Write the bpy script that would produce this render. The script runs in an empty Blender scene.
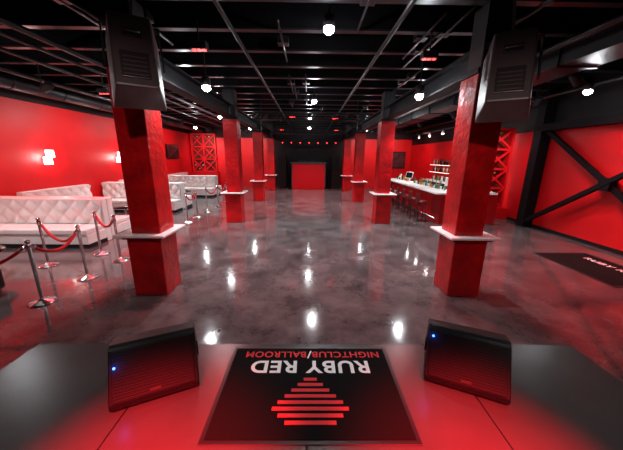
import bpy, bmesh, math, random
from mathutils import Matrix, Vector, Euler
random.seed(4)
S=bpy.context.scene
try:
    S.view_settings.view_transform='Standard'
except Exception: pass

# ---------------- materials ----------------
def mat(name,col,rough=.5,metal=0,emi=None,es=0,noise=None,bump=0,bscale=20,spec=None,coat=0):
    m=bpy.data.materials.new(name); m.use_nodes=True
    nt=m.node_tree; b=nt.nodes['Principled BSDF']
    b.inputs['Base Color'].default_value=(*col,1)
    b.inputs['Roughness'].default_value=rough
    b.inputs['Metallic'].default_value=metal
    if spec is not None: b.inputs['Specular IOR Level'].default_value=spec
    if coat: b.inputs['Coat Weight'].default_value=coat; b.inputs['Coat Roughness'].default_value=.08
    if emi:
        b.inputs['Emission Color'].default_value=(*emi,1); b.inputs['Emission Strength'].default_value=es
    tc=nt.nodes.new('ShaderNodeTexCoord')
    if noise:
        n=nt.nodes.new('ShaderNodeTexNoise'); n.inputs['Scale'].default_value=noise[1]; n.inputs['Detail'].default_value=6
        r=nt.nodes.new('ShaderNodeValToRGB')
        r.color_ramp.elements[0].position=.3; r.color_ramp.elements[1].position=.72
        r.color_ramp.elements[0].color=(*noise[0],1); r.color_ramp.elements[1].color=(*col,1)
        nt.links.new(tc.outputs['Object'],n.inputs['Vector']); nt.links.new(n.outputs['Fac'],r.inputs['Fac'])
        nt.links.new(r.outputs['Color'],b.inputs['Base Color'])
    if bump:
        n=nt.nodes.new('ShaderNodeTexNoise'); n.inputs['Scale'].default_value=bscale; n.inputs['Detail'].default_value=5
        bp=nt.nodes.new('ShaderNodeBump'); bp.inputs['Strength'].default_value=bump; bp.inputs['Distance'].default_value=.02
        nt.links.new(tc.outputs['Object'],n.inputs['Vector']); nt.links.new(n.outputs['Fac'],bp.inputs['Height'])
        nt.links.new(bp.outputs['Normal'],b.inputs['Normal'])
    return m

M={}
M['red']=mat('red_wall_paint',(.62,.003,.008),.45,noise=((.52,.0025,.006),1.5),bump=.05,bscale=40)
M['redcol']=mat('red_column_plaster',(.56,.0035,.007),.33,noise=((.27,.002,.004),3.5),bump=.9,bscale=11)
M['redgloss']=mat('red_gloss_panel',(.5,.004,.008),.25)
M['redbar']=mat('bar_front_dark_red',(.34,.004,.008),.25)
M['black']=mat('black_paint',(.010,.010,.012),.55,spec=.25)
M['ceil']=mat('black_ceiling_deck',(.005,.005,.006),.7,noise=((.003,.003,.004),3),spec=.2)
M['beam']=mat('black_steel_beam',(.006,.006,.008),.55,noise=((.004,.004,.005),8),spec=.12)
M['pipe']=mat('dark_pipe',(.009,.009,.012),.32,metal=0,spec=.4)
M['duct']=mat('dark_duct',(.010,.010,.013),.4,spec=.35)
M['white']=mat('white_laminate',(.8,.79,.79),.3)
M['leather']=mat('white_leather',(.76,.74,.72),.38,bump=.05,bscale=120)
M['chrome']=mat('brushed_chrome',(.8,.8,.82),.17,metal=1)
M['rope']=mat('red_velvet',(.55,.004,.012),.8,bump=.3,bscale=200)
M['spk']=mat('speaker_black_plastic',(.005,.005,.006),.42,bump=.15,bscale=300,spec=.35)
M['spkback']=mat('speaker_dark_grey',(.028,.022,.023),.45,bump=.1,bscale=200)
M['spkpanel']=mat('speaker_amp_panel',(.012,.01,.011),.35)
M['blue']=mat('blue_led',(0,.05,.8),.3,emi=(.03,.12,1),es=14)
M['redled']=mat('red_led',(.8,.0,.0),.3,emi=(1,.02,.02),es=14)
M['bulb']=mat('spot_bulb',(1,1,1),.3,emi=(.94,.97,1),es=220)
M['sconce']=mat('sconce_glass',(1,.9,.85),.3,emi=(1,.8,.75),es=5)
M['screen']=mat('dark_screen',(.006,.006,.008),.12)
M['matb']=mat('mat_black_pile',(.005,.004,.0045),.9,bump=.4,bscale=500,spec=.15)
M['rub']=mat('mat_rubber_edge',(.012,.007,.008),.4)
M['lred']=mat('logo_red',(.75,.012,.02),.7)
M['lwhite']=mat('logo_white',(.95,.93,.93),.7)
M['bartop']=mat('bar_top_lit_white',(.7,.7,.7),.12,emi=(1,.9,.88),es=.1)
M['strip']=mat('bar_shelf_light',(1,1,1),.3,emi=(1,.8,.76),es=4)
M['g1']=mat('bottle_glass_green',(.03,.14,.05),.1); M['g2']=mat('bottle_glass_amber',(.35,.13,.02),.1)
M['g3']=mat('bottle_glass_clear',(.6,.62,.64),.08); M['g4']=mat('bottle_glass_dark',(.03,.02,.02),.1)
M['seat']=mat('stool_dark_red',(.12,.006,.008),.4)
M['rackback']=mat('rack_backlight_panel',(.12,.006,.006),.4,emi=(1,.06,.05),es=.02)

def floor_mat():
    m=bpy.data.materials.new('polished_concrete'); m.use_nodes=True; nt=m.node_tree; b=nt.nodes['Principled BSDF']
    tc=nt.nodes.new('ShaderNodeTexCoord')
    n=nt.nodes.new('ShaderNodeTexNoise'); n.inputs['Scale'].default_value=1.5; n.inputs['Detail'].default_value=12; n.inputs['Roughness'].default_value=.7
    r=nt.nodes.new('ShaderNodeValToRGB'); e=r.color_ramp.elements
    e[0].position=.34; e[0].color=(.036,.033,.034,1); e[1].position=.68; e[1].color=(.135,.124,.125,1)
    nt.links.new(tc.outputs['Object'],n.inputs['Vector']); nt.links.new(n.outputs['Fac'],r.inputs['Fac'])
    nt.links.new(r.outputs['Color'],b.inputs['Base Color'])
    n2=nt.nodes.new('ShaderNodeTexNoise'); n2.inputs['Scale'].default_value=2.2; n2.inputs['Detail'].default_value=6
    nt.links.new(tc.outputs['Object'],n2.inputs['Vector'])
    mr=nt.nodes.new('ShaderNodeMapRange'); mr.inputs[1].default_value=.3; mr.inputs[2].default_value=.7; mr.inputs[3].default_value=.06; mr.inputs[4].default_value=.15
    nt.links.new(n2.outputs['Fac'],mr.inputs[0]); nt.links.new(mr.outputs[0],b.inputs['Roughness'])
    bp=nt.nodes.new('ShaderNodeBump'); bp.inputs['Strength'].default_value=.1; bp.inputs['Distance'].default_value=.02
    nt.links.new(n2.outputs['Fac'],bp.inputs['Height']); nt.links.new(bp.outputs['Normal'],b.inputs['Normal'])
    b.inputs['Specular IOR Level'].default_value=1.0
    b.inputs['IOR'].default_value=1.6
    return m
M['floor']=floor_mat()
M['stage']=mat('stage_panel_grey',(.07,.064,.064),.26,noise=((.052,.047,.047),2.2),bump=.05,bscale=60)

def grille_mat():
    m=mat('speaker_grille',(.005,.005,.006),.55,spec=.3); nt=m.node_tree; b=nt.nodes['Principled BSDF']
    tc=nt.nodes.new('ShaderNodeTexCoord'); v=nt.nodes.new('ShaderNodeTexVoronoi'); v.inputs['Scale'].default_value=110; v.inputs['Randomness'].default_value=0
    bp=nt.nodes.new('ShaderNodeBump'); bp.inputs['Strength'].default_value=.4; bp.inputs['Distance'].default_value=.004
    nt.links.new(tc.outputs['Object'],v.inputs['Vector']); nt.links.new(v.outputs['Distance'],bp.inputs['Height']); nt.links.new(bp.outputs['Normal'],b.inputs['Normal'])
    return m
M['grille']=grille_mat()

# ---------------- mesh builder ----------------
class MB:
    def __init__(s): s.bm=bmesh.new(); s.mats=[]
    def mi(s,m):
        if m not in s.mats: s.mats.append(m)
        return s.mats.index(m)
    def merge(s,tb,m,smooth=False,X=None):
        i=s.mi(m)
        if X is not None: bmesh.ops.transform(tb,matrix=X,verts=tb.verts)
        bmesh.ops.recalc_face_normals(tb,faces=tb.faces)
        for f in tb.faces: f.material_index=i; f.smooth=smooth
        me=bpy.data.meshes.new('tmp'); tb.to_mesh(me); tb.free(); s.bm.from_mesh(me); bpy.data.meshes.remove(me)
    def box(s,a,b,m,bev=0,X=None,seg=2):
        tb=bmesh.new(); bmesh.ops.create_cube(tb,size=1)
        c=[(a[i]+b[i])/2 for i in range(3)]; d=[abs(b[i]-a[i]) for i in range(3)]
        for v in tb.verts: v.co=Vector((c[0]+v.co.x*d[0],c[1]+v.co.y*d[1],c[2]+v.co.z*d[2]))
        if bev: bmesh.ops.bevel(tb,geom=list(tb.edges),offset=bev,segments=seg,profile=.5,affect='EDGES')
        s.merge(tb,m,False,X); return s
    def prism(s,pts,a,b,m,bev=0,X=None):
        tb=bmesh.new()
        v1=[tb.verts.new((a,p[0],p[1])) for p in pts]; v2=[tb.verts.new((b,p[0],p[1])) for p in pts]
        tb.faces.new(v1); tb.faces.new(v2[::-1]); n=len(pts)
        for i in range(n): tb.faces.new((v1[i],v1[(i+1)%n],v2[(i+1)%n],v2[i]))
        if bev: bmesh.ops.bevel(tb,geom=list(tb.edges),offset=bev,segments=2,profile=.5,affect='EDGES')
        s.merge(tb,m,False,X); return s
    def lathe(s,prof,m,c=(0,0,0),seg=24,X=None):
        tb=bmesh.new(); rings=[]
        for r,z in prof:
            rings.append([tb.verts.new((c[0]+max(r,.0004)*math.cos(2*math.pi*k/seg),c[1]+max(r,.0004)*math.sin(2*math.pi*k/seg),c[2]+z)) for k in range(seg)])
        for i in range(len(rings)-1):
            for k in range(seg): tb.faces.new((rings[i][k],rings[i][(k+1)%seg],rings[i+1][(k+1)%seg],rings[i+1][k]))
        tb.faces.new(rings[0][::-1]); tb.faces.new(rings[-1])
        s.merge(tb,m,True,X); return s
    def tube(s,pts,r,m,seg=10):
        tb=bmesh.new(); pts=[Vector(p) for p in pts]; rings=[]
        for i,p in enumerate(pts):
            t=(pts[min(i+1,len(pts)-1)]-pts[max(i-1,0)]).normalized()
            up=Vector((0,0,1)) if abs(t.z)<.9 else Vector((1,0,0))
            u=t.cross(up).normalized(); w=u.cross(t)
            rings.append([tb.verts.new(p+r*(math.cos(2*math.pi*k/seg)*u+math.sin(2*math.pi*k/seg)*w)) for k in range(seg)])
        for i in range(len(rings)-1):
            for k in range(seg): tb.faces.new((rings[i][k],rings[i][(k+1)%seg],rings[i+1][(k+1)%seg],rings[i+1][k]))
        tb.faces.new(rings[0][::-1]); tb.faces.new(rings[-1])
        s.merge(tb,m,True); return s
    def bar(s,p,q,w,m):
        p=Vector(p);q=Vector(q); d=q-p; L=d.length
        X=Matrix.Translation((p+q)/2) @ d.to_track_quat('Z','Y').to_matrix().to_4x4()
        s.box((-w/2,-w/2,-L/2),(w/2,w/2,L/2),m,X=X); return s
    def tuft(s,w,h,m,X,nu,nv,depth=.035,res=6):
        tb=bmesh.new(); NU=nu*res; NV=nv*res; g=[]
        for j in range(NV+1):
            row=[]
            for i in range(NU+1):
                u=i/res; v=j/res
                hh=(abs(math.sin(math.pi*(u+v)*.5))*abs(math.sin(math.pi*(u-v)*.5)))**.55
                row.append(tb.verts.new((i/NU*w,-depth*hh,j/NV*h)))
            g.append(row)
        for j in range(NV):
            for i in range(NU): tb.faces.new((g[j][i],g[j][i+1],g[j+1][i+1],g[j+1][i]))
        s.merge(tb,m,True,X); return s
    def finish(s,name,loc=(0,0,0),rot=(0,0,0),parent=None):
        me=bpy.data.meshes.new(name); s.bm.to_mesh(me); s.bm.free()
        for m in s.mats: me.materials.append(m)
        o=bpy.data.objects.new(name,me); S.collection.objects.link(o); o.location=loc; o.rotation_euler=rot
        if parent: o.parent=parent
        return o
def copy(o,loc,rot=(0,0,0)):
    n=bpy.data.objects.new(o.name.split('.')[0],o.data); S.collection.objects.link(n); n.location=loc; n.rotation_euler=rot
    return n
def light(kind,name,loc,energy,col=(1,1,1),parent=None,rot=(0,0,0),**k):
    l=bpy.data.lights.new(name,kind); l.energy=energy; l.color=col
    for a,v in k.items(): setattr(l,a,v)
    o=bpy.data.objects.new(name,l); S.collection.objects.link(o); o.location=loc; o.rotation_euler=rot
    if parent: o.parent=parent
    return o

XL,XR,YB,YF,ZC=-8.6,7.5,20.5,-3.0,4.7
# ---------------- shell ----------------
MB().box((XL-.2,YF-.2,-.2),(XR+.2,YB+.2,0),M['floor']).finish('floor')
MB().box((XL-.2,YF-.2,ZC),(XR+.2,YB+.2,ZC+.2),M['ceil']).finish('ceiling')
b=MB(); b.box((XL-.2,YF-.2,0),(XL,YB+.2,3.75),M['red']); b.box((XL-.2,YF-.2,3.75),(XL,YB+.2,ZC),M['black']); b.finish('wall_left')
b=MB(); b.box((XR,YF-.2,0),(XR+.2,YB+.2,3.1),M['red']); b.box((XR,YF-.2,3.1),(XR+.2,YB+.2,ZC),M['black']); b.finish('wall_right')
b=MB(); b.box((XL,YB,0),(-2.6,YB+.2,3.5),M['red']); b.box((-2.6,YB,0),(2.6,YB+.2,3.5),M['black']); b.box((2.6,YB,0),(XR,YB+.2,3.5),M['red']); b.box((XL,YB,3.5),(XR,YB+.2,ZC),M['black']); b.finish('wall_back')
MB().box((XL,YF-.2,0),(XR,YF,ZC),M['black']).finish('wall_front')
MB().box((XL,YF,0),(XL+.02,YB,.15),M['black']).finish('baseboard_left')
MB().box((XR-.02,YF,0),(XR,YB,.1),M['black']).finish('baseboard_right')

# ---------------- columns ----------------
colY=[4.0,9.0,13.6,18.2]
def column(sx,y):
    b=MB(); x0,x1=sorted((sx*2.28,sx*2.80)); u0,u1=sorted((sx*2.28,sx*2.72)); g=.12
    b.box((x0,y,0),(x1,y+.5,.98),M['redcol'],bev=.012)
    b.box((u0,y+.02,.98),(u1,y+.46,3.33),M['redcol'],bev=.012)
    b.box((x0-g,y-g,1.0),(x1+g,y+.5+g,1.035),M['white'],bev=.006)
    b.box((x0-.04,y-.04,.95),(x1+.04,y+.54,1.0),M['redcol'])
    b.box((u0-.02,y,3.33),(u1+.02,y+.48,3.4),M['black'],bev=.01)
    b.box((u0+.05,y+.07,3.4),(u1-.05,y+.41,4.2),M['black'])
    b.finish('structural_column')
for y in colY:
    for sx in (-1,1): column(sx,y)

# ---------------- ceiling structure ----------------
b=MB()
for sx in (-1,1):
    x=sx*2.51
    for i in range(4):
        a=colY[i]+.5; c=(colY[i+1]-.02) if i<3 else YB-.02
        b.box((x-.13,a,3.4),(x+.13,c,3.43),M['beam']); b.box((x-.13,a,3.72),(x+.13,c,3.75),M['beam']); b.box((x-.015,a,3.42),(x+.015,c,3.73),M['beam'])
b.finish('steel_girders')
b=MB(); y=.5
while y<YB-.3:
    b.box((XL+.01,y-.06,4.21),(XR-.01,y+.06,4.24),M['pipe']); b.box((XL+.01,y-.02,4.24),(XR-.01,y+.02,4.69),M['beam'])
    y+=.92
for k in range(34):
    x=random.choice((random.uniform(-3.9,-1.5),random.uniform(-.9,.9),random.uniform(1.6,2.6),random.uniform(3.2,3.9))); y=random.uniform(4,17)
    b.box((x-.1,y-.1,4.19),(x+.1,y+.1,4.3),M['pipe'],bev=.01)  # junction boxes and short pipe runs, joined into the joist object
    b.tube([(x,y-.9,4.19),(x,y+.9,4.19)],.018,M['pipe'],seg=6)
b.finish('roof_joists_and_boxes')
for x,z,r in ((-4.4,4.05,.05),(-4.75,4.0,.03),(-5.4,3.98,.035),(-6.75,4.02,.06),(-1.2,4.1,.03),(1.3,4.12,.035),(2.95,4.1,.03),(4.15,4.05,.05),(6.8,3.95,.05)):
    MB().tube([(x,YF+.05,z),(x,YB-.05,z)],r,M['pipe']).finish('overhead_pipe')
b=MB(); b.tube([(-7.6,YF+.1,3.98),(-7.6,YB-.1,3.98)],.19,M['duct'],seg=20)
y=0
while y<YB-.3: b.tube([(-7.6,y,3.98),(-7.6,y+.05,3.98)],.205,M['duct'],seg=20); y+=1.5
b.finish('spiral_air_duct')
b=MB(); b.box((4.5,YF+.1,3.85),(5.2,YB-.1,4.15),M['duct'],bev=.01)
y=0
while y<YB-.3: b.box((4.47,y,3.82),(5.23,y+.05,4.18),M['duct']); y+=1.8
b.finish('rectangular_air_duct')
def truss(y,x0,x1,z):
    b=MB(); w=.28
    P=[(0,0),(w,0),(w/2,w*.86)]
    for a,c in P: b.tube([(x0,y+a-w/2,z+c),(x1,y+a-w/2,z+c)],.022,M['pipe'],seg=8)
    n=int((x1-x0)/.4)
    for i in range(n):
        xa=x0+i*.4; xb=xa+.2; xc=xa+.4
        for a,c in ((0,0),(w,0)):
            b.bar((xa,y+a-w/2,z+c),(xb,y,z+w*.86),.016,M['pipe']); b.bar((xb,y,z+w*.86),(xc,y+a-w/2,z+c),.016,M['pipe'])
        b.bar((xa,y-w/2,z),(xc,y+w/2,z),.014,M['pipe'])
    for x in (x0+.3,x1-.3): b.tube([(x,y,z+.2),(x,y,4.21)],.015,M['pipe'],seg=6)
    return b.finish('lighting_truss')
truss(10.8,-2.1,2.1,3.55); truss(16.3,-2.1,2.1,3.5)

# spotlights
def spot_fixture():
    b=MB()
    b.lathe([(.0,.34),(.012,.34),(.012,.2),(.05,.2),(.08,.16),(.08,.03),(.0,.03)],M['black'])
    b.lathe([(0,-.06),(.035,-.055),(.065,-.03),(.078,.0),(.07,.03),(.0,.032)],M['bulb'],seg=16)
    return b
spots=[(.27,4.45,3.98,330),(.15,9.2,3.9,880),(0,13.2,3.9,850),(0,17.2,3.9,560),
 (-1.95,5.6,3.45,330),(-3.3,8.0,3.85,540),(3.3,8.6,3.85,580),(6.1,6.4,3.65,260),(-3.9,12.6,3.85,540),(3.8,13.2,3.85,500),(-6.2,5.0,3.7,320),(-6.2,10.8,3.7,380),(-6.2,15.6,3.7,340),
 (3.5,17.4,3.85,360),(-3.6,17.4,3.85,360),(2.16,5.75,3.38,330)]
first=None
for i,(x,y,z,e) in enumerate(spots):
    if first is None: o=spot_fixture().finish('ceiling_spotlight',(x,y,z)); first=o
    else: o=copy(first,(x,y,z))
    light('SPOT','lamp',(0,0,-.08),e,(.98,.98,1),parent=o,spot_size=math.radians(104),spot_blend=.95,shadow_soft_size=.07)
    b=MB(); b.tube([(0,0,.33),(0,0,4.21-z)],.01,M['black'],seg=6); b.finish('stem',parent=o)
def red_fix(x,y,z,e=420):
    b=MB(); b.box((-.13,-.07,-.05),(.13,.07,.06),M['black'],bev=.015)
    for k in (-.08,0,.08): b.lathe([(0,-.012),(.025,-.006),(.03,.01),(0,.012)],M['redled'],c=(k,0,-.055),seg=12)
    b.bar((0,0,.05),(0,0,4.2-z),.02,M['black'])
    o=b.finish('red_effect_light',(x,y,z))
    light('SPOT','lamp',(0,0,-.1),e,(1,.02,.03),parent=o,spot_size=math.radians(110),spot_blend=.8,shadow_soft_size=.08)
for p in ((-1.72,4.75,3.85,330),(1.98,5.0,3.85,330),(-.7,11.9,3.85),(1.1,12.2,3.85),(-1.6,16.8,3.8),(1.6,16.8,3.8),(-5.0,7.2,3.7,800),(5.6,4.4,3.7,800)): red_fix(*p)
def washer(loc,target,e,col,size=110,name='wall_washer_spotlight'):
    loc=Vector(loc); d=(Vector(target)-loc).normalized(); q=(-d).to_track_quat('Z','Y')
    b=MB(); b.lathe([(0,.26),(.07,.25),(.085,.2),(.085,0),(.078,0),(.07,.05),(0,.05)],M['black'],X=q.to_matrix().to_4x4())
    b.bar((0,0,.1),(0,0,4.2-loc.z),.02,M['black'])
    o=b.finish(name,loc)
    light('SPOT','lamp',d*.02,e,col,parent=o,rot=q.to_euler(),spot_size=math.radians(size),spot_blend=1,shadow_soft_size=.08)
for y in (3.2,6.6,10,13.4,16.8): washer((XL+2.4,y+.3,3.65),(XL,y,2.0),280,(1,.35,.33))
for y in (2.5,6.0,10.8,14.0,17.5): washer((XR-2.0,y,3.7),(XR,y,1.4),220,(1,.35,.33),100)
for x in (-6,-4,4.0,6.2): washer((x,YB-2.4,3.7),(x,YB,2.0),230,(1,.35,.33))
washer((-.75,-.9,3.9),(-.75,.75,.7),8000,(1,.02,.03),26,'unseen_stage_spot')
washer((.85,-.9,3.9),(.85,.75,.7),8000,(1,.02,.03),26,'unseen_stage_spot')
washer((0,.8,3.9),(0,1.6,.7),110,(1,.96,.95),40,'unseen_stage_spot')  # unseen white spots, added as fill to lighten the stage
washer((-1.9,-.2,3.9),(-2.1,1.2,.7),140,(1,.96,.92),50,'unseen_stage_spot')
washer((1.95,-.2,3.9),(2.15,1.2,.7),140,(1,.96,.92),50,'unseen_stage_spot')
washer((-.9,.5,3.85),(-2.5,4,1.6),200,(1,.7,.68),54,'unseen_stage_spot')  # unseen pair of fill spots, added to brighten the column fronts
washer((1.1,.5,3.85),(2.5,4,1.6),200,(1,.7,.68),54,'unseen_stage_spot')

# ---------------- stage ----------------
ZS=.7; SY=1.93; SW=2.2
b=MB(); b.box((-SW,-2.8,0),(SW,SY-.02,ZS-.03),M['black'])
xs=[-SW,-SW/2,0,SW/2,SW]; ys=[-2.8,-.5,SY]
for i in range(4):
    for j in range(2):
        b.box((xs[i]+.003,ys[j]+.003,ZS-.03),(xs[i+1]-.003,ys[j+1]-.003,ZS),M['stage'],bev=.003,seg=1)
b.finish('stage_platform')

# ---------------- logo mat ----------------
def text_obj(body,w,hgt,cx,cy,z,m,parent,rz=math.pi,off=.012):
    c=bpy.data.curves.new('t','FONT'); c.body=body; c.size=1; c.extrude=.0; c.offset=off; c.align_x='CENTER'; c.align_y='CENTER'; c.space_character=1.08
    o=bpy.data.objects.new('t',c); S.collection.objects.link(o)
    dg=bpy.context.evaluated_depsgraph_get(); me=bpy.data.meshes.new_from_object(o.evaluated_get(dg)); bpy.data.objects.remove(o)
    xs=[v.co.x for v in me.vertices]; ys=[v.co.y for v in me.vertices]
    mx=(min(xs)+max(xs))/2; my=(min(ys)+max(ys))/2; sx=w/(max(xs)-min(xs)); sy=hgt/(max(ys)-min(ys))
    for v in me.vertices: v.co.x=(v.co.x-mx)*sx; v.co.y=(v.co.y-my)*sy
    me.materials.clear(); me.materials.append(m)
    o=bpy.data.objects.new('lettering_'+''.join(ch for ch in body.lower() if ch.isalpha()),me); S.collection.objects.link(o); o.location=(cx,cy,z); o.rotation_euler=(0,0,rz); o.parent=parent
    return o
def logo_mat(loc,rz,name='logo_floor_mat'):
    b=MB(); b.box((-.605,-.385,0),(.605,.385,.006),M['rub'],bev=.002,seg=1); b.box((-.58,-.36,.006),(.58,.36,.010),M['matb'])
    ws=[.09,.17,.25,.33,.41,.47,.39,.3]
    for i,w in enumerate(ws):
        yy=.050-.045*i
        b.box((-w/2,yy-.0125,.010),(w/2,yy+.0125,.0125),M['lred'])
    o=b.finish(name,loc,(0,0,rz))
    text_obj('RUBY RED',.86,.12,0,.165,.0125,M['lwhite'],o,off=.024)
    text_obj('NIGHTCLUB',.52,.064,.272,.29,.0125,M['lred'],o,off=.018)
    text_obj('/',.035,.08,-.006,.29,.0125,M['lwhite'],o,off=.015)
    text_obj('BALLROOM',.46,.064,-.262,.29,.0125,M['lred'],o,off=.018)
    return o
logo_mat((.02,1.50,ZS),0)
b=MB(); b.box((-.65,-.9,0),(.65,.9,.008),M['rub'],bev=.002,seg=1); b.box((-.6,-.85,.008),(.6,.85,.011),M['matb'])
em=b.finish('entrance_mat',(6.1,5.25,0),(0,0,0))
text_obj('RUBY RED',1.1,.14,.3,0,.013,M['lwhite'],em,rz=-math.pi/2,off=.02)

# ---------------- stage monitors ----------------
def monitor(loc,rz,ledside):
    b=MB(); L=.5; h=.335
    prof=[(0,.02),(.0,.05),(.17,h-.015),(.2,h),(.33,h-.03),(.37,.2),(.34,.0),(.04,.0)]
    b.prism(prof,-L/2,L/2,M['spk'],bev=.008)
    a=Vector((0,.0,.05)); c=Vector((0,.17,h-.015)); d=(c-a)
    ang=math.atan2(d.z,d.y)
    X=Matrix.Translation(a)@Matrix.Rotation(ang,4,'X')
    b.box((-L/2+.02,.012,-.001),(L/2-.02,d.length-.01,.009),M['grille'],bev=.004,X=X)
    b.lathe([(0,0),(.007,0),(.007,.004),(0,.005)],M['blue'],X=X@Matrix.Translation((-L/2+.035,d.length*ledside,.009)),seg=10)
    b.box((-.03,.03,.009),(.03,.045,.012),M['spkback'],X=X)
    for sx in (-1,1):
        b.lathe([(.0,0),(.05,0),(.055,.008),(.045,.012),(.0,.008)],M['spkpanel'],X=Matrix.Translation((sx*(L/2),.2,.17))@Matrix.Rotation(sx*math.pi/2,4,'Y'),seg=20)
    o=b.finish('stage_monitor_speaker',loc,(0,0,rz))
    light('POINT','led_glow',(-L/2+.03,-.04+.17*ledside,.07+.28*ledside),.12,(.05,.15,1),parent=o,shadow_soft_size=.01)
    return o
monitor((-.945,1.39,ZS),math.radians(24),.66)
monitor((1.03,1.44,ZS),math.radians(-24),.85)

# ---------------- hanging loudspeakers ----------------
def pa(loc,rot,colpt):
    b=MB(); tb=bmesh.new(); H=.86
    pl=[(-.27,.2),(.27,.2),(.2,-.24),(-.2,-.24)]
    v1=[tb.verts.new((p[0],p[1],-H/2)) for p in pl]; v2=[tb.verts.new((p[0],p[1],H/2)) for p in pl]
    tb.faces.new(v1); tb.faces.new(v2[::-1])
    for i in range(4): tb.faces.new((v1[i],v1[(i+1)%4],v2[(i+1)%4],v2[i]))
    bmesh.ops.bevel(tb,geom=list(tb.edges),offset=.02,segments=2,profile=.5,affect='EDGES')
    b.merge(tb,M['spkback'])
    b.box((-.24,.2,-H/2+.03),(.24,.215,H/2-.03),M['grille'],bev=.005)
    b.box((-.13,-.255,-.34),(.13,-.238,-.04),M['spkpanel'],bev=.004)
    for k in range(5): b.box((-.11,-.265,-.32+k*.05),(.11,-.254,-.305+k*.05),M['spkback'])
    b.box((-.09,-.252,.14),(.09,-.238,.24),M['spk'],bev=.004); b.tube([(-.08,-.265,.19),(.08,-.265,.19)],.012,M['spkback'])
    for s2 in (-1,1): b.box((s2*.282-.008,-.04,-.02),(s2*.282+.008,.04,H/2+.06),M['black'])
    b.box((-.29,-.04,H/2+.05),(.29,.04,H/2+.065),M['black'])
    W=Matrix.Translation(loc)@Euler(rot).to_matrix().to_4x4()
    b.bar((0,.1,0),W.inverted()@Vector(colpt),.06,M['black'])
    b.bar((0,0,H/2+.05),W.inverted()@Vector((loc[0],loc[1]+.15,4.2)),.03,M['black'])
    return b.finish('hanging_loudspeaker',loc,rot)
pa((-1.97,3.42,3.19),(math.radians(-24),0,math.radians(30)),(-2.45,4.02,3.1))
pa((2.29,3.42,3.10),(math.radians(-24),0,math.radians(-30)),(2.5,4.02,3.1))

# ---------------- booth sofas ----------------
def bench(L,name,loc,rz,back=1.12):
    b=MB(); 
    b.box((0,0,.0),(L,.6,.1),M['black'])
    b.box((0,-.02,.1),(L,.6,.34),M['leather'],bev=.015)
    n=max(1,round(L/1.1)); w=L/n
    for i in range(n): b.box((i*w+.008,-.05,.34),((i+1)*w-.008,.55,.48),M['leather'],bev=.035,seg=3)
    b.box((0,.6,0),(L,.78,back),M['leather'],bev=.025,seg=3)
    b.tuft(L-.06,back-.52,M['leather'],Matrix.Translation((.03,.595,.49)),max(2,round((L-.06)/.2)),3,depth=.06,res=6)
    return b.finish(name,loc,(0,0,rz))
for y in (6.25,10.6,14.9):
    bench(3.2,'tufted_booth_sofa',(XL+.12,y,0),0)
    bench(3.2,'tufted_booth_sofa',(XL+.12+3.2,y+1.58,0),math.pi)
for y0,y1 in ((2.3,6.1),(7.95,10.45),(12.3,14.7),(16.6,19)):
    bench(y1-y0,'tufted_wall_sofa',(XL+.82,y0,0),math.pi/2)
def table(loc,top):
    b=MB(); b.lathe([(0,0),(.22,0),(.22,.015),(.04,.03),(.035,.44),(.12,.47),(0,.47)],M['chrome']); b.lathe([(0,.47),(.4,.47),(.41,.485),(.4,.5),(0,.5)],top,seg=40)
    return b.finish('cocktail_table',loc)
table((-6.0,4.6,0),M['screen']); table((-6.3,9.2,0),M['screen']); table((-6.3,13.5,0),M['screen'])
def ottoman(loc):
    b=MB(); b.box((-.3,-.3,.06),(.3,.3,.45),M['spkpanel'],bev=.04,seg=3)
    for i in (-1,1):
        for j in (-1,1): b.lathe([(0,0),(.02,0),(.025,.07),(0,.07)],M['chrome'],c=(i*.24,j*.24,0),seg=12)
    b.finish('ottoman',loc)
ottoman((-5.3,3.85,0))

# ---------------- stanchions ----------------
st=[(-4.06,3.76),(-4.07,4.64),(-4.04,5.5),(-4.75,5.9),(-4.1,8.97),(-4.08,9.75),(-4.1,10.8),(-4.05,12.0),(-4.05,13.3)]
first=None
for x,y in st:
    if first is None:
        b=MB(); b.lathe([(0,0),(.165,0),(.168,.012),(.15,.025),(.06,.045),(.03,.07),(.024,.1),(.024,.86),(.034,.865),(.034,.93),(.024,.935),(.024,.95),(.036,.965),(.036,.985),(.02,1.0),(0,1.003)],M['chrome'],seg=28)
        first=b.finish('stanchion',(x,y,0))
    else: copy(first,(x,y,0))
def rope(p,q,sag=.22):
    p=Vector((*p,.9)); q=Vector((*q,.9)); d=(q-p).normalized(); p=p+d*.036; q=q-d*.036; n=20
    pts=[]
    for i in range(n+1):
        t=i/n; v=p.lerp(q,t); v.z-=sag*4*t*(1-t); pts.append(v)
    b=MB(); b.tube(pts,.024,M['rope'],seg=10); b.tube(pts[:2],.028,M['chrome']); b.tube(pts[-2:],.028,M['chrome']); b.finish('velvet_rope')
rope(st[0],st[1],.2); rope(st[2],st[3],.2); rope(st[4],st[5],.18); rope(st[6],st[7],.22); rope(st[7],st[8],.22)
sx=(-5.4,3.1); copy(first,(sx[0],sx[1],0)); rope(st[0],sx,.3)
sx2=(-5.3,5.2); copy(first,(sx2[0],sx2[1],0)); rope(st[1],sx2,.28)

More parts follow.
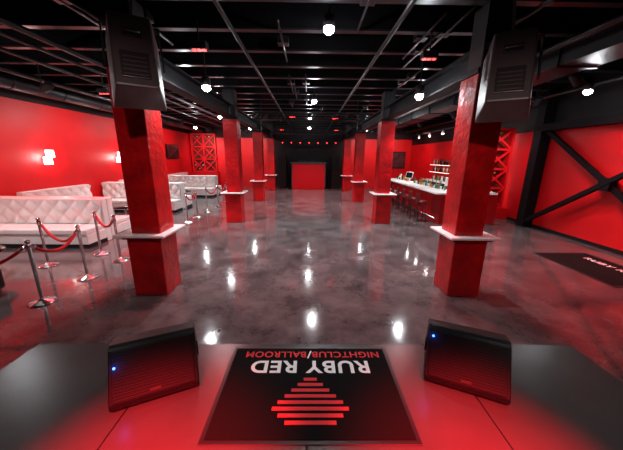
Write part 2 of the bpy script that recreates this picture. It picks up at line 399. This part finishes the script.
# ---------------- sconces, tv ----------------
for y in (5.6,9.2,12.6):
    b=MB(); b.box((0,-.06,-.1),(.03,.06,.1),M['chrome']); b.box((.03,-.17,-.22),(.09,.1,.02),M['sconce'],bev=.01); b.box((.05,-.08,.0),(.11,.19,.24),M['sconce'],bev=.01)
    o=b.finish('wall_sconce',(XL,y,2.1))
    light('POINT','lamp',(.3,0,0),26,(1,.75,.7),parent=o,shadow_soft_size=.1)
b=MB(); b.box((.05,-.75,-.43),(.1,.75,.43),M['black'],bev=.01); b.box((.1,-.72,-.4),(.104,.72,.4),M['screen']); b.box((0,-.15,-.15),(.05,.15,.15),M['black']); b.finish('wall_television',(XL,17.6,2.45))

# ---------------- lattice shelves ----------------
def lattice(w,h,nx,nz,name,loc,rz=0):
    b=MB(); t=.07; d=.22
    cw=w/nx; ch=h/nz
    for i in range(nx+1): b.box((i*cw-t/2,0,0),(i*cw+t/2,d,h),M['red'])
    for j in range(nz+1): b.box((-t/2,0,j*ch-t/2),(w+t/2,d,j*ch+t/2),M['red'])
    for i in range(nx):
        for j in range(nz):
            x0,z0=i*cw,j*ch
            b.bar((x0,.02,z0),(x0+cw,.02,z0+ch),.065,M['red']); b.bar((x0,.03,z0+ch),(x0+cw,.03,z0),.065,M['red'])
            for (fx,fz) in ((.5,.2),(.2,.5),(.8,.5),(.5,.8)):
                if random.random()<.35:
                    b.lathe([(0,0),(.045,0),(.045,.1),(.018,.16),(0,.16)],random.choice([M['g3'],M['g2'],M['g3'],M['g1']]),X=Matrix.Translation((x0+fx*cw,.19,z0+fz*ch))@Matrix.Rotation(math.pi/2,4,'X'),seg=10)
    b.box((0,d,0),(w,d+.02,h),M['rackback'])
    return b.finish(name,loc,(0,0,rz))
lattice(1.7,2.6,2,3,'lattice_wine_rack',(-8.45,YB-.27,1.12))
lattice(.85,2.75,1,4,'lattice_wine_rack',(6.35,9.9,.47))
MB().box((6.3,9.85,0),(7.46,10.25,.43),M['redgloss'],bev=.01).finish('rack_plinth')
MB().box((-8.5,YB-.45,0),(-6.6,YB-.02,1.07),M['redgloss'],bev=.01).finish('rack_cabinet')
washer((6.5,8.3,3.7),(6.8,9.9,1.8),300,(1,.8,.78),70,'added_rack_spot')  # both rack spots are added to brighten the lattice
washer((-6.5,18.0,3.7),(-7.6,20.2,2.3),480,(1,.8,.78),80,'added_rack_spot')

# ---------------- DJ booth & dark alcove ----------------
b=MB(); b.box((-1.2,18.9,0),(1.15,19.5,1.75),M['redbar'],bev=.01); b.box((-1.28,18.85,1.75),(1.23,19.55,1.84),M['spkback'],bev=.01); 
for x in (-1.2,1.08): b.box((x,18.87,0),(x+.07,18.9,1.75),M['spkback'])
b.box((-.8,19.0,1.84),(-.2,19.4,1.95),M['black'],bev=.01); b.box((.2,19.0,1.84),(.8,19.4,1.95),M['black'],bev=.01); b.box((-.18,19.0,1.84),(.18,19.4,1.93),M['black'])
b.finish('dj_booth')
b=MB()
for x in (-2.2,1.6):
    b.box((x,19.6,0),(x+.6,20.2,1.1),M['spk'],bev=.02); b.box((x,19.6,1.1),(x+.6,20.2,2.3),M['spk'],bev=.02); b.box((x+.04,19.58,.05),(x+.56,19.6,1.05),M['grille']); b.box((x+.04,19.58,1.15),(x+.56,19.6,2.25),M['grille'])
b.finish('speaker_stack')
b=MB(); b.tube([(-2.2,19.2,3.3),(2.2,19.2,3.3)],.03,M['pipe'])
for x in (-2.2,2.2): b.tube([(x,19.2,3.3),(x,19.2,4.2)],.02,M['pipe'])
for k in range(7):
    x=-1.8+k*.6; b.box((x-.08,19.1,3.05),(x+.08,19.3,3.28),M['black'],bev=.02)
    b.lathe([(0,-.012),(.02,-.006),(.025,.01),(0,.012)],M['redled'],X=Matrix.Translation((x,19.09,3.14))@Matrix.Rotation(math.pi/2,4,'X'),seg=12)
b.finish('stage_light_bar')
b=MB(); b.box((-.5,-.06,-.6),(.5,-.01,.6),M['black'],bev=.01); b.box((-.44,-.066,-.54),(.44,-.06,.54),mat('artwork_print',(.1,.04,.05),.4,noise=((.01,.01,.012),4))); b.finish('framed_artwork',(6.6,YB,2.05))

# ---------------- bar ----------------
b=MB()
b.box((4.45,9.0,0),(4.95,15.0,1.05),M['redbar'],bev=.01); b.box((4.95,9.0,0),(6.4,9.5,1.05),M['redbar'],bev=.01)
b.box((4.2,8.85,1.05),(5.05,15.15,1.11),M['bartop'],bev=.008); b.box((5.05,8.85,1.05),(6.25,9.6,1.11),M['bartop'],bev=.008)
for y in (9.6,10.6,11.6,12.6,13.6): b.box((4.435,y,.15),(4.45,y+.85,.95),M['redgloss'],bev=.004,seg=1)
b.tube([(4.33,9.05,.2),(4.33,14.9,.2)],.02,M['chrome'])
for y in (9.2,11,13,14.7): b.bar((4.33,y,.2),(4.45,y,.2),.02,M['chrome'])
b.finish('bar_counter')
b=MB()
b.box((6.95,10.6,0),(7.46,16.5,.95),M['black'],bev=.01); b.box((6.9,10.55,.95),(7.46,16.55,1.0),M['bartop'])
for z in (1.45,1.85):
    b.box((7.2,10.7,z),(7.46,16.4,z+.03),M['redgloss']); b.box((7.2,10.7,z-.012),(7.22,16.4,z),M['strip'])
for z in (1.0,1.48,1.88):
    y=10.85
    while y<16.3:
        h=random.uniform(.24,.32); r=random.uniform(.032,.042); m=random.choice([M['g1'],M['g2'],M['g3'],M['g4'],M['g4']])
        b.lathe([(0,0),(r,0),(r,h*.6),(r*.4,h*.75),(r*.35,h),(0,h)],m,c=(7.35,y,z),seg=10); y+=random.uniform(.1,.16)
b.finish('back_bar_shelves')
b=MB()
for k in range(56):
    y=9.6+k*.095
    if 12.5<y<13.2: continue
    h=random.choice([.12,.16,.3,.28]); r=random.choice([.03,.036])
    b.lathe([(0,0),(r,0),(r,h*.6),(r*(.45 if h>.2 else 1.1),h*.75),(r*(.4 if h>.2 else 1.15),h),(0,h)],random.choice([M['g3'],M['g4'],M['g2'],M['g1'],M['g3']]),c=(4.85+.06*math.sin(k*2.3),y,1.11),seg=10)
b.finish('bar_glassware')
def till(loc,rz):
    b=MB(); b.box((-.15,-.12,0),(.15,.12,.03),M['white'],bev=.01); b.box((-.03,-.02,.03),(.03,.02,.2),M['white']); 
    X=Matrix.Translation((0,-.03,.32))@Matrix.Rotation(math.radians(-15),4,'X'); b.box((-.2,-.015,-.15),(.2,.015,.15),M['white'],bev=.01,X=X); b.box((-.18,-.018,-.13),(.18,-.015,.13),M['screen'],X=X)
    b.finish('point_of_sale_terminal',loc,(0,0,rz))
till((4.85,9.2,1.11),math.radians(160)); till((4.75,12.85,1.11),math.radians(-60))
first=None
y=9.4
while y<14.8:
    if first is None:
        b=MB(); b.lathe([(0,.68),(.17,.68),(.19,.71),(.18,.76),(0,.77)],M['seat'])
        for a in range(4):
            t=a*math.pi/2+math.pi/4; c,s_=math.cos(t),math.sin(t)
            b.tube([(c*.21,s_*.21,0),(c*.13,s_*.13,.69)],.014,M['black'],seg=8)
        b.tube([(.18*math.cos(k*math.pi/12),.18*math.sin(k*math.pi/12),.25) for k in range(25)],.01,M['black'],seg=6)
        b.box((.13,-.15,.76),(.17,.15,1.0),M['seat'],bev=.015)
        first=b.finish('bar_stool',(3.98,y,0),(0,0,math.pi))
    else: copy(first,(3.98,y,0),(0,0,math.pi))
    y+=.72
b=MB(); b.box((5.78,9.2,3.4),(5.82,15.5,3.44),M['black'])
for y in (9.5,15.2): b.bar((5.8,y,3.44),(5.8,y,4.21),.015,M['black'])
for k in range(5):
    y=9.7+k*1.3; b.lathe([(0,0),(.05,0),(.05,.13),(.02,.16),(0,.16)],M['white'],c=(5.8,y,3.24),seg=14); b.lathe([(0,-.01),(.035,-.006),(.04,.003),(0,.004)],M['bulb'],c=(5.8,y,3.237),seg=12)
o=b.finish('bar_track_light')
for y in (10.5,12.5,14.5): light('SPOT','lamp',(5.8,y,3.2),220,(1,.93,.9),parent=o,spot_size=math.radians(110),spot_blend=.6,shadow_soft_size=.08)

# ---------------- right wall bracing ----------------
b=MB(); x=7.34
b.box((7.15,8.7,0),(7.47,9.0,4.2),M['beam']); b.box((7.2,4.25,0),(7.47,4.5,4.2),M['beam'])
b.box((7.14,4.3,3.05),(7.47,9.0,3.25),M['beam'])
for p,q in (((x,8.75,3.1),(x,4.4,.1)),((x-.1,8.75,.2),(x-.1,4.4,3.1))):
    b.bar(p,q,.11,M['beam'])
b.box((7.2,6.45,1.47),(7.4,6.72,1.78),M['beam'])
b.finish('steel_cross_brace')

# ---------------- world & camera ----------------
w=bpy.data.worlds.new('World'); S.world=w; w.use_nodes=True
w.node_tree.nodes['Background'].inputs[0].default_value=(.02,.02,.025,1)
cam=bpy.data.cameras.new('Camera'); co=bpy.data.objects.new('Camera',cam); S.collection.objects.link(co)
F=270; cam.sensor_width=36; cam.lens=F/623*36; cam.clip_start=.05
th=math.radians(14.1)
co.matrix_world=Matrix.Translation((0,0,2.2))@Matrix.Rotation(math.radians(-.65),4,'Z')@Matrix.Rotation(math.pi/2-th,4,'X')@Matrix.Rotation(math.radians(.6),4,'Z')
S.camera=co
